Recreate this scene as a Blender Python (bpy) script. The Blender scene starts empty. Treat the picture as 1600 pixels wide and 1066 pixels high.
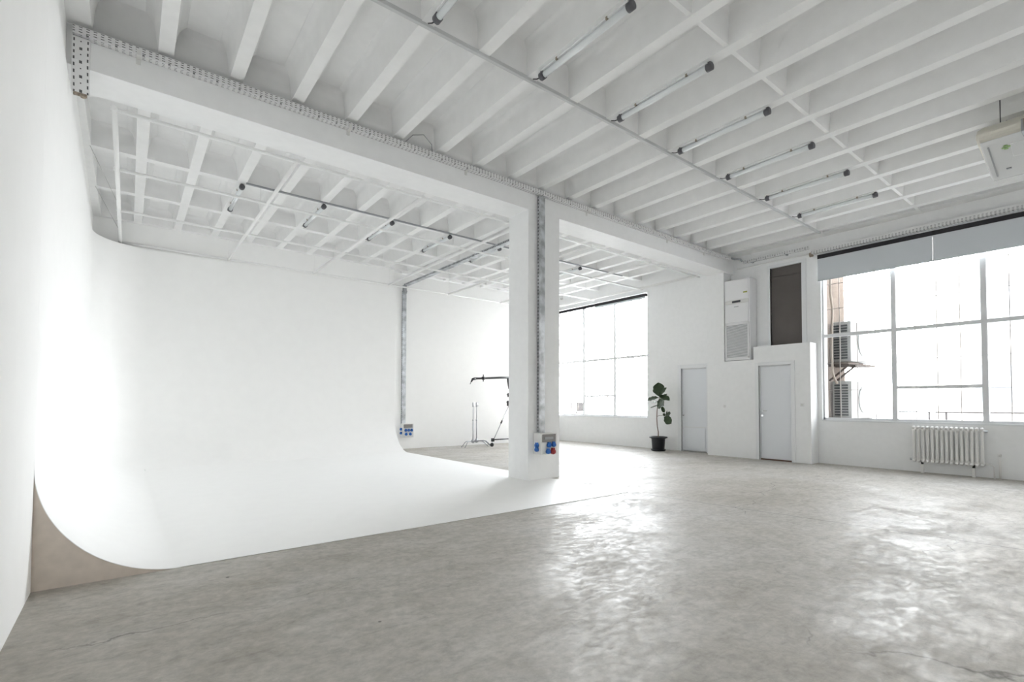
import bpy, bmesh, math, random
from mathutils import Vector, Matrix
random.seed(7)
scene = bpy.context.scene
COL = scene.collection

# ------------------------------------------------------------ camera, world, exposure
H = 1.30
FPX, YAW, TILT, ROLL, CY = 771.5, 0.66086, 0.026995, 0.0028917, 609.68
f_ = Vector((math.sin(YAW)*math.cos(TILT), math.cos(YAW)*math.cos(TILT), math.sin(TILT)))
r0 = Vector((math.cos(YAW), -math.sin(YAW), 0)); u0 = r0.cross(f_)
r_ = r0*math.cos(ROLL)+u0*math.sin(ROLL); u_ = -r0*math.sin(ROLL)+u0*math.cos(ROLL)
cam_data = bpy.data.cameras.new('camera')
cam = bpy.data.objects.new('camera', cam_data); COL.objects.link(cam)
cam_data.sensor_fit = 'HORIZONTAL'; cam_data.sensor_width = 36.0
cam_data.lens = 36.0*FPX/1600
cam_data.shift_y = (CY-533)/1600
cam_data.clip_start = 0.02; cam_data.clip_end = 500
M = Matrix.Identity(4)
for i in range(3):
    M[i][0] = r_[i]; M[i][1] = u_[i]; M[i][2] = -f_[i]
M.translation = Vector((0, 0, H))
cam.matrix_world = M
scene.camera = cam

SKY = 10.0
world = bpy.data.worlds.new('overcast_sky'); scene.world = world
world.use_nodes = True
nt = world.node_tree
bg = nt.nodes['Background']
tc = nt.nodes.new('ShaderNodeTexCoord'); sep = nt.nodes.new('ShaderNodeSeparateXYZ')
rampw = nt.nodes.new('ShaderNodeValToRGB')
nt.links.new(tc.outputs['Generated'], sep.inputs[0]); nt.links.new(sep.outputs['Z'], rampw.inputs[0])
rampw.color_ramp.elements[0].position = 0.0; rampw.color_ramp.elements[0].color = (0.955, 0.978, 1.0, 1)
rampw.color_ramp.elements[1].position = 0.7; rampw.color_ramp.elements[1].color = (0.87, 0.935, 1.0, 1)
nt.links.new(rampw.outputs[0], bg.inputs[0])
# thin overcast: brighter low in the sky and toward the hidden sun (+Y), dimmer overhead and behind
def wmath(op, a, b_, c=None):
    n = nt.nodes.new('ShaderNodeMath'); n.operation = op
    for i, v in enumerate((a, b_, c)):
        if v is None: continue
        if isinstance(v, (int, float)): n.inputs[i].default_value = v
        else: nt.links.new(v, n.inputs[i])
    return n.outputs[0]
glow = wmath('MULTIPLY_ADD', sep.outputs['Y'], 0.9, 1.0)
glow = wmath('MAXIMUM', glow, 0.25)
high = wmath('MAXIMUM', wmath('MULTIPLY_ADD', wmath('MAXIMUM', sep.outputs['Z'], 0.0), -1.7, 1.4), 0.3)
nt.links.new(wmath('MULTIPLY', wmath('MULTIPLY', glow, high), SKY), bg.inputs[1])

vs = scene.view_settings
vs.view_transform = 'Standard'; vs.look = 'None'; vs.gamma = 1.0; vs.use_curve_mapping = False
vs.exposure = 1.64
scene.cycles.use_denoising = True
scene.cycles.max_bounces = 14; scene.cycles.diffuse_bounces = 10; scene.cycles.transparent_max_bounces = 16
scene.cycles.caustics_reflective = False; scene.cycles.caustics_refractive = False

def portal(name, x, y0, y1, z0, z1):
    """Light portal filling a window opening: guides the daylight sampling, gives no light of its own."""
    l = bpy.data.lights.new(name, 'AREA'); l.shape = 'RECTANGLE'; l.size = z1-z0; l.size_y = y1-y0
    l.cycles.is_portal = True
    o = bpy.data.objects.new(name, l); COL.objects.link(o)
    o.location = (x, (y0+y1)/2, (z0+z1)/2); o.rotation_euler = (0, math.pi/2, 0)
    o.visible_camera = True

# ------------------------------------------------------------ room measures
XL, XW, XB = -0.50, 12.12, 11.75      # left wall, window wall, boxed-out wall
YF, YK = -3.0, 13.0                   # wall behind the camera, wall at the far end
ZR, ZS = 5.0, 5.33                    # rib soffits, slab
YB0, YB1, ZB = 6.387, 6.90, 4.60      # downstand beam
PX0, PX1 = 5.31, 6.03                 # pillar
portal('window_portal', 12.35, 0.47, 4.41, 0.96, 4.6)
portal('window_portal', 12.35, 9.06, 12.98, 0.9, 4.6)

# ------------------------------------------------------------ materials
def new_mat(name):
    m = bpy.data.materials.new(name); m.use_nodes = True
    return m, m.node_tree, m.node_tree.nodes['Principled BSDF']
def simple(name, col, rough=0.5, metal=0.0, spec=0.5, bump=0.0, scale=30, vary=0.0):
    m, nt, b = new_mat(name)
    b.inputs['Base Color'].default_value = (*col, 1); b.inputs['Roughness'].default_value = rough
    b.inputs['Metallic'].default_value = metal; b.inputs['Specular IOR Level'].default_value = spec
    if bump or vary:
        t = nt.nodes.new('ShaderNodeTexCoord'); n = nt.nodes.new('ShaderNodeTexNoise')
        n.inputs['Scale'].default_value = scale; n.inputs['Detail'].default_value = 4
        nt.links.new(t.outputs['Object'], n.inputs['Vector'])
        if bump:
            bp = nt.nodes.new('ShaderNodeBump'); bp.inputs['Strength'].default_value = bump; bp.inputs['Distance'].default_value = 0.01
            nt.links.new(n.outputs['Fac'], bp.inputs['Height']); nt.links.new(bp.outputs[0], b.inputs['Normal'])
        if vary:
            r = nt.nodes.new('ShaderNodeValToRGB')
            r.color_ramp.elements[0].position = 0.3; r.color_ramp.elements[1].position = 0.7
            r.color_ramp.elements[0].color = (*[c*(1-vary) for c in col], 1); r.color_ramp.elements[1].color = (*[min(1, c*(1+vary*0.5)) for c in col], 1)
            nt.links.new(n.outputs['Fac'], r.inputs[0]); nt.links.new(r.outputs[0], b.inputs['Base Color'])
    return m
MT = {}
MT['wall'] = simple('white_wall_paint', (0.855, 0.86, 0.86), 0.6, bump=0.05, scale=9, vary=0.02)
MT['ceil'] = simple('white_ceiling_paint', (0.83, 0.83, 0.825), 0.7, bump=0.12, scale=6, vary=0.03)
MT['cyc'] = simple('matt_white_cyclorama_paint', (0.915, 0.915, 0.905), 0.55, bump=0.03, scale=5, vary=0.012)
MT['beige'] = simple('raw_beige_board', (0.66, 0.585, 0.515), 0.7, bump=0.1, scale=14, vary=0.07)
MT['pipe'] = simple('white_painted_pipe', (0.84, 0.84, 0.83), 0.45)
MT['door'] = simple('white_door_lacquer', (0.76, 0.78, 0.81), 0.4)
MT['frame'] = simple('white_frame_lacquer', (0.78, 0.79, 0.80), 0.35)
MT['winframe'] = simple('white_steel_frame', (0.74, 0.75, 0.76), 0.45)
MT['bar'] = simple('thin_glazing_bar', (0.34, 0.31, 0.29), 0.5)
MT['chrome'] = simple('chrome', (0.75, 0.76, 0.78), 0.15, metal=1)
MT['satin'] = simple('satin_steel_tube', (0.34, 0.35, 0.37), 0.3, metal=1)
MT['trunk'] = simple('grey_trunking', (0.55, 0.56, 0.56), 0.5)
MT['steel'] = simple('dull_steel', (0.5, 0.51, 0.53), 0.35, metal=1)
MT['black'] = simple('black_metal', (0.02, 0.02, 0.022), 0.4)
MT['rubber'] = simple('black_rubber', (0.012, 0.012, 0.012), 0.6)
MT['capgrey'] = simple('dark_grey_lamp_cap', (0.10, 0.10, 0.11), 0.5)
MT['tube'] = simple('pale_lamp_tube', (0.80, 0.83, 0.84), 0.12, spec=0.6)
MT['cream'] = simple('cream_plastic', (0.62, 0.60, 0.53), 0.45)
MT['acwhite'] = simple('white_plastic', (0.80, 0.80, 0.81), 0.35)
MT['acdark'] = simple('dark_recess', (0.06, 0.065, 0.07), 0.6)
MT['grille'] = simple('grey_grille', (0.32, 0.33, 0.34), 0.5)
MT['boxgrey'] = simple('light_grey_plastic', (0.70, 0.70, 0.68), 0.4)
MT['smoke'] = simple('smoked_breaker_window', (0.25, 0.24, 0.235), 0.15)
MT['blue'] = simple('blue_socket_plastic', (0.015, 0.12, 0.42), 0.4)
MT['red'] = simple('red_socket_plastic', (0.32, 0.02, 0.025), 0.4)
MT['blind'] = simple('grey_white_blind_fabric', (0.60, 0.63, 0.66), 0.8)
MT['blackfab'] = simple('black_blind_roll', (0.012, 0.010, 0.014), 0.6)
MT['leaf'] = simple('fiddle_leaf', (0.028, 0.052, 0.018), 0.6, bump=0.2, scale=60, vary=0.3)
MT['stem'] = simple('brown_bark', (0.16, 0.09, 0.065), 0.8, bump=0.3, scale=80, vary=0.3)
MT['pot'] = simple('dark_plastic_pot', (0.016, 0.017, 0.022), 0.35)
MT['soil'] = simple('soil', (0.03, 0.022, 0.016), 0.9, bump=0.5, scale=60)
MT['rust'] = simple('rusty_stub', (0.36, 0.30, 0.24), 0.8, vary=0.4, scale=40)
MT['brown'] = simple('brown_grey_panel', (0.105, 0.092, 0.085), 0.6, vary=0.1, scale=2)
MT['radiator'] = simple('off_white_radiator_enamel', (0.78, 0.77, 0.75), 0.35)
MT['outwall'] = simple('beige_render', (0.16, 0.125, 0.10), 0.9, vary=0.2, scale=3)
MT['outcase'] = simple('outdoor_unit_casing', (0.36, 0.37, 0.36), 0.6)
MT['outlouver'] = simple('outdoor_unit_louvre', (0.02, 0.028, 0.032), 0.5)
MT['outrust'] = simple('weathered_bracket', (0.05, 0.03, 0.02), 0.8, vary=0.3)
MT['hose'] = simple('beige_pipe_wrap', (0.30, 0.26, 0.22), 0.8)
MT['rail'] = simple('grey_railing', (0.035, 0.03, 0.03), 0.6)
MT['ground'] = simple('pale_terrace', (0.42, 0.41, 0.40), 0.9)
MT['bld'] = simple('pale_render', (0.50, 0.47, 0.43), 0.9)
MT['bld2'] = simple('pale_roof', (0.40, 0.38, 0.36), 0.9)
MT['bldpane'] = simple('far_window_pane', (0.16, 0.17, 0.18), 0.3)
MT['gold'] = simple('yellow_green_sticker', (0.35, 0.36, 0.08), 0.5)
MT['green'] = simple('green_leaf_sticker', (0.25, 0.42, 0.12), 0.5)
MT['orange'] = simple('orange_brown_grille', (0.30, 0.16, 0.10), 0.5)
MT['wire'] = simple('dark_wire', (0.12, 0.12, 0.12), 0.6)
MT['lightwire'] = simple('pale_wire', (0.45, 0.45, 0.44), 0.6)
MT['glossy'] = simple('glossy_white_plastic', (0.72, 0.73, 0.73), 0.08, spec=0.7)
MT['galv'] = simple('galvanised_steel', (0.46, 0.48, 0.50), 0.42, metal=0.75, bump=0.1, scale=14, vary=0.35)

def mat_glass():
    m = bpy.data.materials.new('window_glass'); m.use_nodes = True; nt = m.node_tree
    for n in list(nt.nodes):
        if n.type != 'OUTPUT_MATERIAL': nt.nodes.remove(n)
    out = [n for n in nt.nodes if n.type == 'OUTPUT_MATERIAL'][0]
    t = nt.nodes.new('ShaderNodeBsdfTransparent'); t.inputs[0].default_value = (0.96, 0.96, 0.96, 1)
    g = nt.nodes.new('ShaderNodeBsdfGlossy'); g.inputs['Roughness'].default_value = 0.02
    lw = nt.nodes.new('ShaderNodeLayerWeight'); lw.inputs['Blend'].default_value = 0.5   # facing: 0 head-on, 1 at grazing
    fr = nt.nodes.new('ShaderNodeMath'); fr.operation = 'MULTIPLY_ADD'
    pw = nt.nodes.new('ShaderNodeMath'); pw.operation = 'POWER'; nt.links.new(lw.outputs['Facing'], pw.inputs[0]); pw.inputs[1].default_value = 5.0
    nt.links.new(pw.outputs[0], fr.inputs[0]); fr.inputs[1].default_value = 0.5; fr.inputs[2].default_value = 0.04
    mx = nt.nodes.new('ShaderNodeMixShader')
    nt.links.new(fr.outputs[0], mx.inputs[0]); nt.links.new(t.outputs[0], mx.inputs[1]); nt.links.new(g.outputs[0], mx.inputs[2])
    nt.links.new(mx.outputs[0], out.inputs['Surface'])
    return m
MT['glass'] = mat_glass()

def math_node(nt, op, a, b=None):
    n = nt.nodes.new('ShaderNodeMath'); n.operation = op
    for i, v in enumerate((a, b)):
        if v is None: continue
        if isinstance(v, (int, float)): n.inputs[i].default_value = v
        else: nt.links.new(v, n.inputs[i])
    return n.outputs[0]

def mat_perforated(name, col, metal, rough, rows, period=0.07, slot=0.55, half=0.006, vary=0.0):
    """Slotted cable tray: U runs along the tray in metres, V across it; the slots are punched through (seen dark)."""
    m, nt, b = new_mat(name)
    b.inputs['Roughness'].default_value = rough; b.inputs['Metallic'].default_value = metal
    uv = nt.nodes.new('ShaderNodeUVMap'); uv.uv_map = 'UVMap'
    sp = nt.nodes.new('ShaderNodeSeparateXYZ'); nt.links.new(uv.outputs[0], sp.inputs[0])
    u = sp.outputs['X']; v = sp.outputs['Y']
    tot = None
    for k, (r, per, sl, hf) in enumerate(rows):
        fu = math_node(nt, 'FRACT', math_node(nt, 'DIVIDE', math_node(nt, 'ADD', u, 100), per))
        a = math_node(nt, 'LESS_THAN', fu, sl)
        c = math_node(nt, 'LESS_THAN', math_node(nt, 'ABSOLUTE', math_node(nt, 'SUBTRACT', v, r)), hf)
        p = math_node(nt, 'MULTIPLY', a, c)
        tot = p if tot is None else math_node(nt, 'MAXIMUM', tot, p)
    mix = nt.nodes.new('ShaderNodeMix'); mix.data_type = 'RGBA'
    nt.links.new(tot, mix.inputs[0])
    mix.inputs[6].default_value = (*col, 1); mix.inputs[7].default_value = (0.09, 0.09, 0.092, 1)
    if vary:
        t = nt.nodes.new('ShaderNodeTexCoord'); n = nt.nodes.new('ShaderNodeTexNoise'); n.inputs['Scale'].default_value = 7; n.inputs['Detail'].default_value = 6
        nt.links.new(t.outputs['Object'], n.inputs['Vector'])
        rp = nt.nodes.new('ShaderNodeValToRGB'); rp.color_ramp.elements[0].position = 0.35; rp.color_ramp.elements[1].position = 0.65
        rp.color_ramp.elements[0].color = (*[c*(1-vary) for c in col], 1); rp.color_ramp.elements[1].color = (*[min(1, c*(1+vary)) for c in col], 1)
        nt.links.new(n.outputs['Fac'], rp.inputs[0]); nt.links.new(rp.outputs[0], mix.inputs[6])
    nt.links.new(mix.outputs[2], b.inputs['Base Color'])
    return m
R4 = [(0.014, .055, .5, .004), (0.038, .055, .4, .0035), (0.066, .055, .45, .004), (0.085, .22, .09, .009), (0.104, .055, .5, .004), (0.128, .055, .45, .004), (0.15, .055, .5, .004)]
MT['perf'] = mat_perforated('white_slotted_tray', (0.72, 0.72, 0.72), 0.0, 0.45, R4)
MT['perfwide'] = mat_perforated('white_wide_slotted_tray', (0.74, 0.74, 0.74), 0.0, 0.45,
    [(0.030, .075, .5, .006), (0.055, .2, .0, .004), (0.095, .11, .22, .012), (0.095, .055, .18, .005), (0.160, .075, .5, .006)])
MT['perfgalv'] = mat_perforated('galvanised_slotted_tray', (0.50, 0.52, 0.54), 0.7, 0.42, [(0.03, .06, .5, .010)], vary=0.3)

def mat_floor():
    m, nt, b = new_mat('worn_polished_concrete')
    L = nt.links.new
    t = nt.nodes.new('ShaderNodeTexCoord')
    def noise(scale, detail, rough=0.6, dist=0.0, sx=1, sy=1):
        mp = nt.nodes.new('ShaderNodeMapping'); mp.inputs['Scale'].default_value = (sx, sy, 1); mp.inputs['Rotation'].default_value = (0, 0, 0.5)
        L(t.outputs['Object'], mp.inputs[0])
        n = nt.nodes.new('ShaderNodeTexNoise'); n.inputs['Scale'].default_value = scale; n.inputs['Detail'].default_value = detail
        n.inputs['Roughness'].default_value = rough; n.inputs['Distortion'].default_value = dist
        L(mp.outputs[0], n.inputs['Vector']); return n.outputs['Fac']
    def ramp(fac, stops):
        r = nt.nodes.new('ShaderNodeValToRGB'); L(fac, r.inputs[0])
        e = r.color_ramp.elements
        while len(e) < len(stops): e.new(0.5)
        for k, (p, c) in enumerate(stops): e[k].position = p; e[k].color = (*c, 1) if isinstance(c, tuple) else (c, c, c, 1)
        return r.outputs[0]
    def mix(mode, fac, a, c):
        n = nt.nodes.new('ShaderNodeMix'); n.data_type = 'RGBA'; n.blend_type = mode
        if isinstance(fac, float): n.inputs[0].default_value = fac
        else: L(fac, n.inputs[0])
        L(a, n.inputs[6]); L(c, n.inputs[7]); return n.outputs[2]
    big = noise(0.55, 5, 0.6, 0.6)
    med = noise(2.3, 8, 0.68, 0.9, 1, 1.8)
    fine = noise(16, 8, 0.7, 0.3)
    c1 = ramp(big, [(0.3, (0.40, 0.375, 0.335)), (0.5, (0.45, 0.43, 0.395)), (0.7, (0.49, 0.478, 0.455))])
    c2 = ramp(med, [(0.34, (0.87, 0.86, 0.835)), (0.5, (0.985, 0.98, 0.975)), (0.64, (1.08, 1.08, 1.08))])
    scr = ramp(noise(5.5, 9, 0.74, 1.4, 0.7, 2.2), [(0.36, 0.86), (0.46, 0.97), (0.60, 1.02), (0.70, 1.09)])
    c3 = ramp(fine, [(0.32, 0.84), (0.62, 1.09)])
    col = mix('MULTIPLY', 1.0, mix('MULTIPLY', 1.0, mix('MULTIPLY', 1.0, c1, c2), c3), scr)
    # small dark specks and a few stains
    sp = noise(5.0, 3, 0.5)
    spk = nt.nodes.new('ShaderNodeTexVoronoi'); spk.inputs['Scale'].default_value = 2.2; L(t.outputs['Object'], spk.inputs['Vector'])
    spm = ramp(spk.outputs['Distance'], [(0.0, 0.25), (0.022, 0.35), (0.034, 1.0)])
    col = mix('MULTIPLY', 1.0, col, spm)
    # hairline cracks: edges of large distorted cells, kept only in places
    mp = nt.nodes.new('ShaderNodeMapping'); mp.inputs['Scale'].default_value = (0.16, 0.42, 1); mp.inputs['Location'].default_value = (0.3, 0.1, 0)
    nz = nt.nodes.new('ShaderNodeTexNoise'); nz.inputs['Scale'].default_value = 2.2; nz.inputs['Detail'].default_value = 6
    L(t.outputs['Object'], nz.inputs['Vector'])
    add = nt.nodes.new('ShaderNodeVectorMath'); add.operation = 'MULTIPLY_ADD'; L(nz.outputs['Color'], add.inputs[0]); add.inputs[1].default_value = (0.7, 0.7, 0)
    L(t.outputs['Object'], add.inputs[2]); L(add.outputs[0], mp.inputs[0])
    vo = nt.nodes.new('ShaderNodeTexVoronoi'); vo.feature = 'DISTANCE_TO_EDGE'; vo.inputs['Scale'].default_value = 1.0; L(mp.outputs[0], vo.inputs['Vector'])
    crack = ramp(vo.outputs['Distance'], [(0.0, 0.5), (0.0022, 1.0)])
    gate = ramp(noise(0.8, 2), [(0.50, 0.0), (0.58, 1.0)])
    white = nt.nodes.new('ShaderNodeRGB'); white.outputs[0].default_value = (1, 1, 1, 1)
    col = mix('MULTIPLY', 1.0, col, mix('MIX', gate, white.outputs[0], crack))
    # saw-cut joint running toward the camera from the cove corner
    s = nt.nodes.new('ShaderNodeSeparateXYZ'); L(t.outputs['Object'], s.inputs[0])
    xo = math_node(nt, 'ADD', s.outputs['X'], math_node(nt, 'MULTIPLY', s.outputs['Y'], 0.13))
    j = math_node(nt, 'ABSOLUTE', math_node(nt, 'SUBTRACT', xo, 6.46))
    jm = math_node(nt, 'LESS_THAN', j, 0.006)
    jn = nt.nodes.new('ShaderNodeMix'); jn.data_type = 'RGBA'; L(jm, jn.inputs[0]); L(col, jn.inputs[6]); jn.inputs[7].default_value = (0.16, 0.16, 0.155, 1)
    L(jn.outputs[2], b.inputs['Base Color'])
    # worn shiny skin in patches
    rg = ramp(noise(1.1, 7, 0.62, 0.8, 1, 1.6), [(0.36, 0.50), (0.52, 0.60), (0.66, 0.72)])
    rgf = mix('MULTIPLY', 1.0, rg, ramp(noise(9, 8, 0.75, 0.6, 1, 1.7), [(0.35, 0.72), (0.65, 1.2)]))
    L(rgf, b.inputs['Roughness'])
    L(ramp(noise(0.9, 7, 0.66, 0.9, 1, 1.5), [(0.36, 0.09), (0.54, 0.15), (0.68, 0.26)]), b.inputs['Specular IOR Level'])
    bp = nt.nodes.new('ShaderNodeBump'); bp.inputs['Strength'].default_value = 0.35; bp.inputs['Distance'].default_value = 0.004
    hm = math_node(nt, 'ADD', math_node(nt, 'MULTIPLY', med, 0.8), math_node(nt, 'MULTIPLY', noise(14, 8, 0.7, 0.5, 1, 1.7), 0.7))
    L(hm, bp.inputs['Height']); L(bp.outputs[0], b.inputs['Normal'])
    return m
MT['floor'] = mat_floor()

# ------------------------------------------------------------ mesh helpers
class MB:
    """Collects shapes and links them as one mesh object."""
    def __init__(s): s.bm = bmesh.new(); s.uv = None
    def box(s, x0, x1, y0, y1, z0, z1, mat=None):
        vs_ = [s.bm.verts.new(p) for p in ((x0,y0,z0),(x1,y0,z0),(x1,y1,z0),(x0,y1,z0),(x0,y0,z1),(x1,y0,z1),(x1,y1,z1),(x0,y1,z1))]
        for f in ((0,3,2,1),(4,5,6,7),(0,1,5,4),(1,2,6,5),(2,3,7,6),(3,0,4,7)): s.bm.faces.new([vs_[i] for i in f])
        return s
    def prism(s, pts, d):
        """pts: planar polygon, extruded by vector d."""
        d = Vector(d); a = [s.bm.verts.new(p) for p in pts]; b = [s.bm.verts.new(Vector(p)+d) for p in pts]
        s.bm.faces.new(a[::-1]); s.bm.faces.new(b)
        n = len(a)
        for i in range(n): s.bm.faces.new((a[i], a[(i+1) % n], b[(i+1) % n], b[i]))
        return s
    def tube(s, pts, rad, seg=12, cap=True):
        pts = [Vector(p) for p in pts]; rs = rad if isinstance(rad, (list, tuple)) else [rad]*len(pts)
        rings = []; up = None
        for i, p in enumerate(pts):
            t = (pts[min(i+1, len(pts)-1)]-pts[max(i-1, 0)]).normalized()
            if up is None: up = t.orthogonal().normalized()
            up = (up-t*up.dot(t)).normalized(); side = t.cross(up)
            rings.append([s.bm.verts.new(p+rs[i]*(math.cos(2*math.pi*k/seg)*up+math.sin(2*math.pi*k/seg)*side)) for k in range(seg)])
        for a, b in zip(rings, rings[1:]):
            for k in range(seg):
                f = s.bm.faces.new((a[k], a[(k+1) % seg], b[(k+1) % seg], b[k])); f.smooth = True
        if cap: s.bm.faces.new(rings[0][::-1]); s.bm.faces.new(rings[-1])
        return s
    def bar(s, a, b, w, h=None):
        """square bar from a to b, w wide (horizontal), h high."""
        a = Vector(a); b = Vector(b); h = h or w; t = (b-a).normalized()
        side = t.cross(Vector((0,0,1)))
        side = side.normalized() if side.length > 1e-4 else Vector((1,0,0)); up = side.cross(t)
        q = [a+side*i*w/2+up*j*h/2 for i, j in ((-1,-1),(1,-1),(1,1),(-1,1))]
        return s.prism(q, b-a)
    def lathe(s, c, prof, seg=28, axis='z', smooth=True):
        c = Vector(c); rings = []
        for (r, h) in prof:
            ring = []
            for k in range(seg):
                a = 2*math.pi*k/seg; ca, sa = r*math.cos(a), r*math.sin(a)
                v = {'z': (ca, sa, h), 'y': (ca, h, sa), 'x': (h, ca, sa)}[axis]
                ring.append(s.bm.verts.new(c+Vector(v)))
            rings.append(ring)
        for a, b in zip(rings, rings[1:]):
            for k in range(seg):
                f = s.bm.faces.new((a[k], a[(k+1) % seg], b[(k+1) % seg], b[k])); f.smooth = smooth
        s.bm.faces.new(rings[0]); s.bm.faces.new(rings[-1])
        return s
    def build(s, name, mat, parent=None, bevel=0.0, kind=None, recalc=True, label=None, solid=0.0):
        if recalc: bmesh.ops.recalc_face_normals(s.bm, faces=s.bm.faces)
        me = bpy.data.meshes.new(name); s.bm.to_mesh(me); s.bm.free()
        me.materials.append(MT[mat] if isinstance(mat, str) else mat)
        o = bpy.data.objects.new(name, me); COL.objects.link(o)
        if parent is not None:
            o.parent = parent
            o.matrix_parent_inverse = Matrix.Translation(parent.location).inverted()
        if bevel:
            bv = o.modifiers.new('edge', 'BEVEL'); bv.width = bevel; bv.segments = 2; bv.limit_method = 'ANGLE'; bv.angle_limit = 0.7
        if solid:
            sd = o.modifiers.new('sheet', 'SOLIDIFY'); sd.thickness = solid; sd.offset = 0
        if kind: o['kind'] = kind
        if label: o['label'] = label
        return o
def thing(name, label, cat, loc=(0,0,0), group=None, kind=None):
    o = bpy.data.objects.new(name, None); COL.objects.link(o); o.location = loc; o.empty_display_size = 0.1
    o['label'] = label; o['category'] = cat
    if group: o['group'] = group
    if kind: o['kind'] = kind
    return o
def tag(o, label, cat, group=None, kind=None):
    o['label'] = label; o['category'] = cat
    if group: o['group'] = group
    if kind: o['kind'] = kind
    return o
def copy_thing(root, d, label, group=None):
    """a copy of a thing with its parts and their sub-parts, moved by d."""
    def cp(o, par):
        c = o.copy(); COL.objects.link(c)
        if par is not None:
            c.parent = par; c.matrix_parent_inverse = o.matrix_parent_inverse.copy()
        for ch in o.children: cp(ch, c)
        return c
    r = cp(root, None); r.location = root.location+Vector(d); r['label'] = label
    if group: r['group'] = group
    return r
def channel(name, path, prof_dirs, prof, mat, parent=None, u0=0.0, solid=0.0025):
    """folded sheet channel: prof = list of (a,b) offsets along prof_dirs, swept along path points."""
    bm = bmesh.new(); uvl = bm.loops.layers.uv.new('UVMap')
    A, B = Vector(prof_dirs[0]), Vector(prof_dirs[1])
    vlen = [0.0]
    for p, q in zip(prof, prof[1:]): vlen.append(vlen[-1]+math.dist(p, q))
    ulen = [u0]
    for p, q in zip(path, path[1:]): ulen.append(ulen[-1]+(Vector(q)-Vector(p)).length)
    rows = [[bm.verts.new(Vector(p)+A*a+B*b) for a, b in prof] for p in path]
    for i in range(len(path)-1):
        for k in range(len(prof)-1):
            f = bm.faces.new((rows[i][k], rows[i+1][k], rows[i+1][k+1], rows[i][k+1]))
            for l, (ii, kk) in zip(f.loops, ((i,k),(i+1,k),(i+1,k+1),(i,k+1))): l[uvl].uv = (ulen[ii], vlen[kk])
    m = MB(); m.bm.free(); m.bm = bm
    return m.build(name, mat, parent, recalc=False, solid=solid)

# ============================================================ THE ROOM
MB().box(-0.9, 12.6, YF-0.3, YK+0.3, -0.12, 0).build('floor', 'floor', kind='structure')
MB().prism([(XL, YF, -0.02), (XL, 4.698, -0.02), (XL-.02, 4.70, -0.02), (-0.62, YK, -0.02), (-0.9, YK, -0.02), (-0.9, YF, -0.02)], (0, 0, 5.5)).build('wall_left', 'cyc', kind='structure')
MB().box(-0.9, XW, YK, YK+0.3, -0.02, 5.48).build('wall_back', 'cyc', kind='structure')
MB().box(-0.9, 12.6, YF-0.3, YF, -0.02, 5.48).build('wall_front', 'wall', kind='structure')
MB().box(-0.75, 5.78, 12.775, YK+.05, 4.46, 5.40).build('wall_back_upper', 'cyc', kind='structure')
w = MB()
w.box(XW, 12.45, 0.45, 4.41, -0.02, 0.94).box(XW, 12.45, 0.45, 4.41, 4.62, 5.48)
w.box(XW, 12.45, YF-0.3, 0.45, -0.02, 5.48)
w.box(XW, 12.45, 4.41, 4.80, -0.02, 5.48).box(XW, 12.45, 4.80, 5.50, -0.02, 2.5).box(XW, 12.45, 4.80, 5.50, 4.56, 5.48)
w.box(XW, 12.45, 5.50, 7.17, -0.02, 5.48)
w.box(XW, 12.45, 7.17, 7.93, 2.27, 5.48).box(XW+.12, 12.45, 7.17, 7.93, -0.02, 2.27)
w.box(XW, 12.45, 7.93, 9.06, -0.02, 5.48)
w.box(XW, 12.45, 9.06, YK, -0.02, 0.88).box(XW, 12.45, 9.06, YK, 4.62, 5.48)
w.build('wall_right', 'wall', kind='structure')
# boxed-out lower wall with the narrow door, and the pilaster that carries the beam
b = MB()
b.box(XB, XW, 5.62, 6.93, 0, 2.36).box(XB, XW, 4.50, 4.90, 0, 2.66).box(XB, XW, 4.90, 5.62, 2.20, 2.66).box(XB+.14, XW, 4.90, 5.62, 0, 2.20)
b.box(XB, XW, 5.62, 5.74, 2.36, 2.66)
b.build('wall_boxed_partition', 'wall', kind='structure')
MB().box(XB, XW, 6.47, 6.93, 2.36, ZB).build('wall_pilaster', 'wall', kind='structure')
# ceiling: slab, downstand beam, ribs
slab = MB().box(-0.9, 12.6, YF-0.3, YK+0.3, ZS, 5.55).build('ceiling', 'ceil', kind='structure')
beam = MB().box(XL-.1, XW, YB0, YB1, ZB, ZS+.02).build('ceiling_beam', 'wall', kind='structure', bevel=0.004)
MB().box(PX0, PX1, YB0+.002, YB1+.03, 0, ZB+.02).build('pillar', 'wall', kind='structure', bevel=0.008)
FLANK = [(0, 0), (.012, .11), (.025, .21), (.034, .255), (.048, .288), (.068, .311), (.092, .325), (.12, .332)]
def flared(lo, hi, p0, axis, length, zb, mirror=True):
    """rib with flared, rounded flanks: soffit from lo to hi across, swept along the other axis."""
    pts = [(lo-d, ZR+zb+h) for d, h in FLANK[::-1]]+[(hi+d, ZR+zb+h) for d, h in FLANK]
    pts = [(pts[0][0], ZS+.01)]+pts+[(pts[-1][0], ZS+.01)]
    m = MB()
    if axis == 'y': m.prism([(c, p0, z) for c, z in pts], (0, length, 0))
    else: m.prism([(p0, c, z) for c, z in pts], (length, 0, 0))
    for f in m.bm.faces:
        if len(f.verts) == 4: f.smooth = True
    for e in m.bm.edges:
        zs = [v.co.z for v in e.verts]
        if max(zs) < ZR+zb+1e-4 or min(zs) > ZR+zb+.334: e.smooth = False
    return m
def rib(xc, y0, y1, w0=0.135):
    flared(xc-w0/2, xc+w0/2, y0, 'y', y1-y0, 0).build('rib', 'ceil', slab)
def crossrib(y0, y1, x0, x1, zb=.001):
    flared(y0, y1, x0, 'x', x1-x0, zb).build('cross_rib', 'ceil', slab)
FR = [0.250+0.664*k for k in range(0, 18)]
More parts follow.
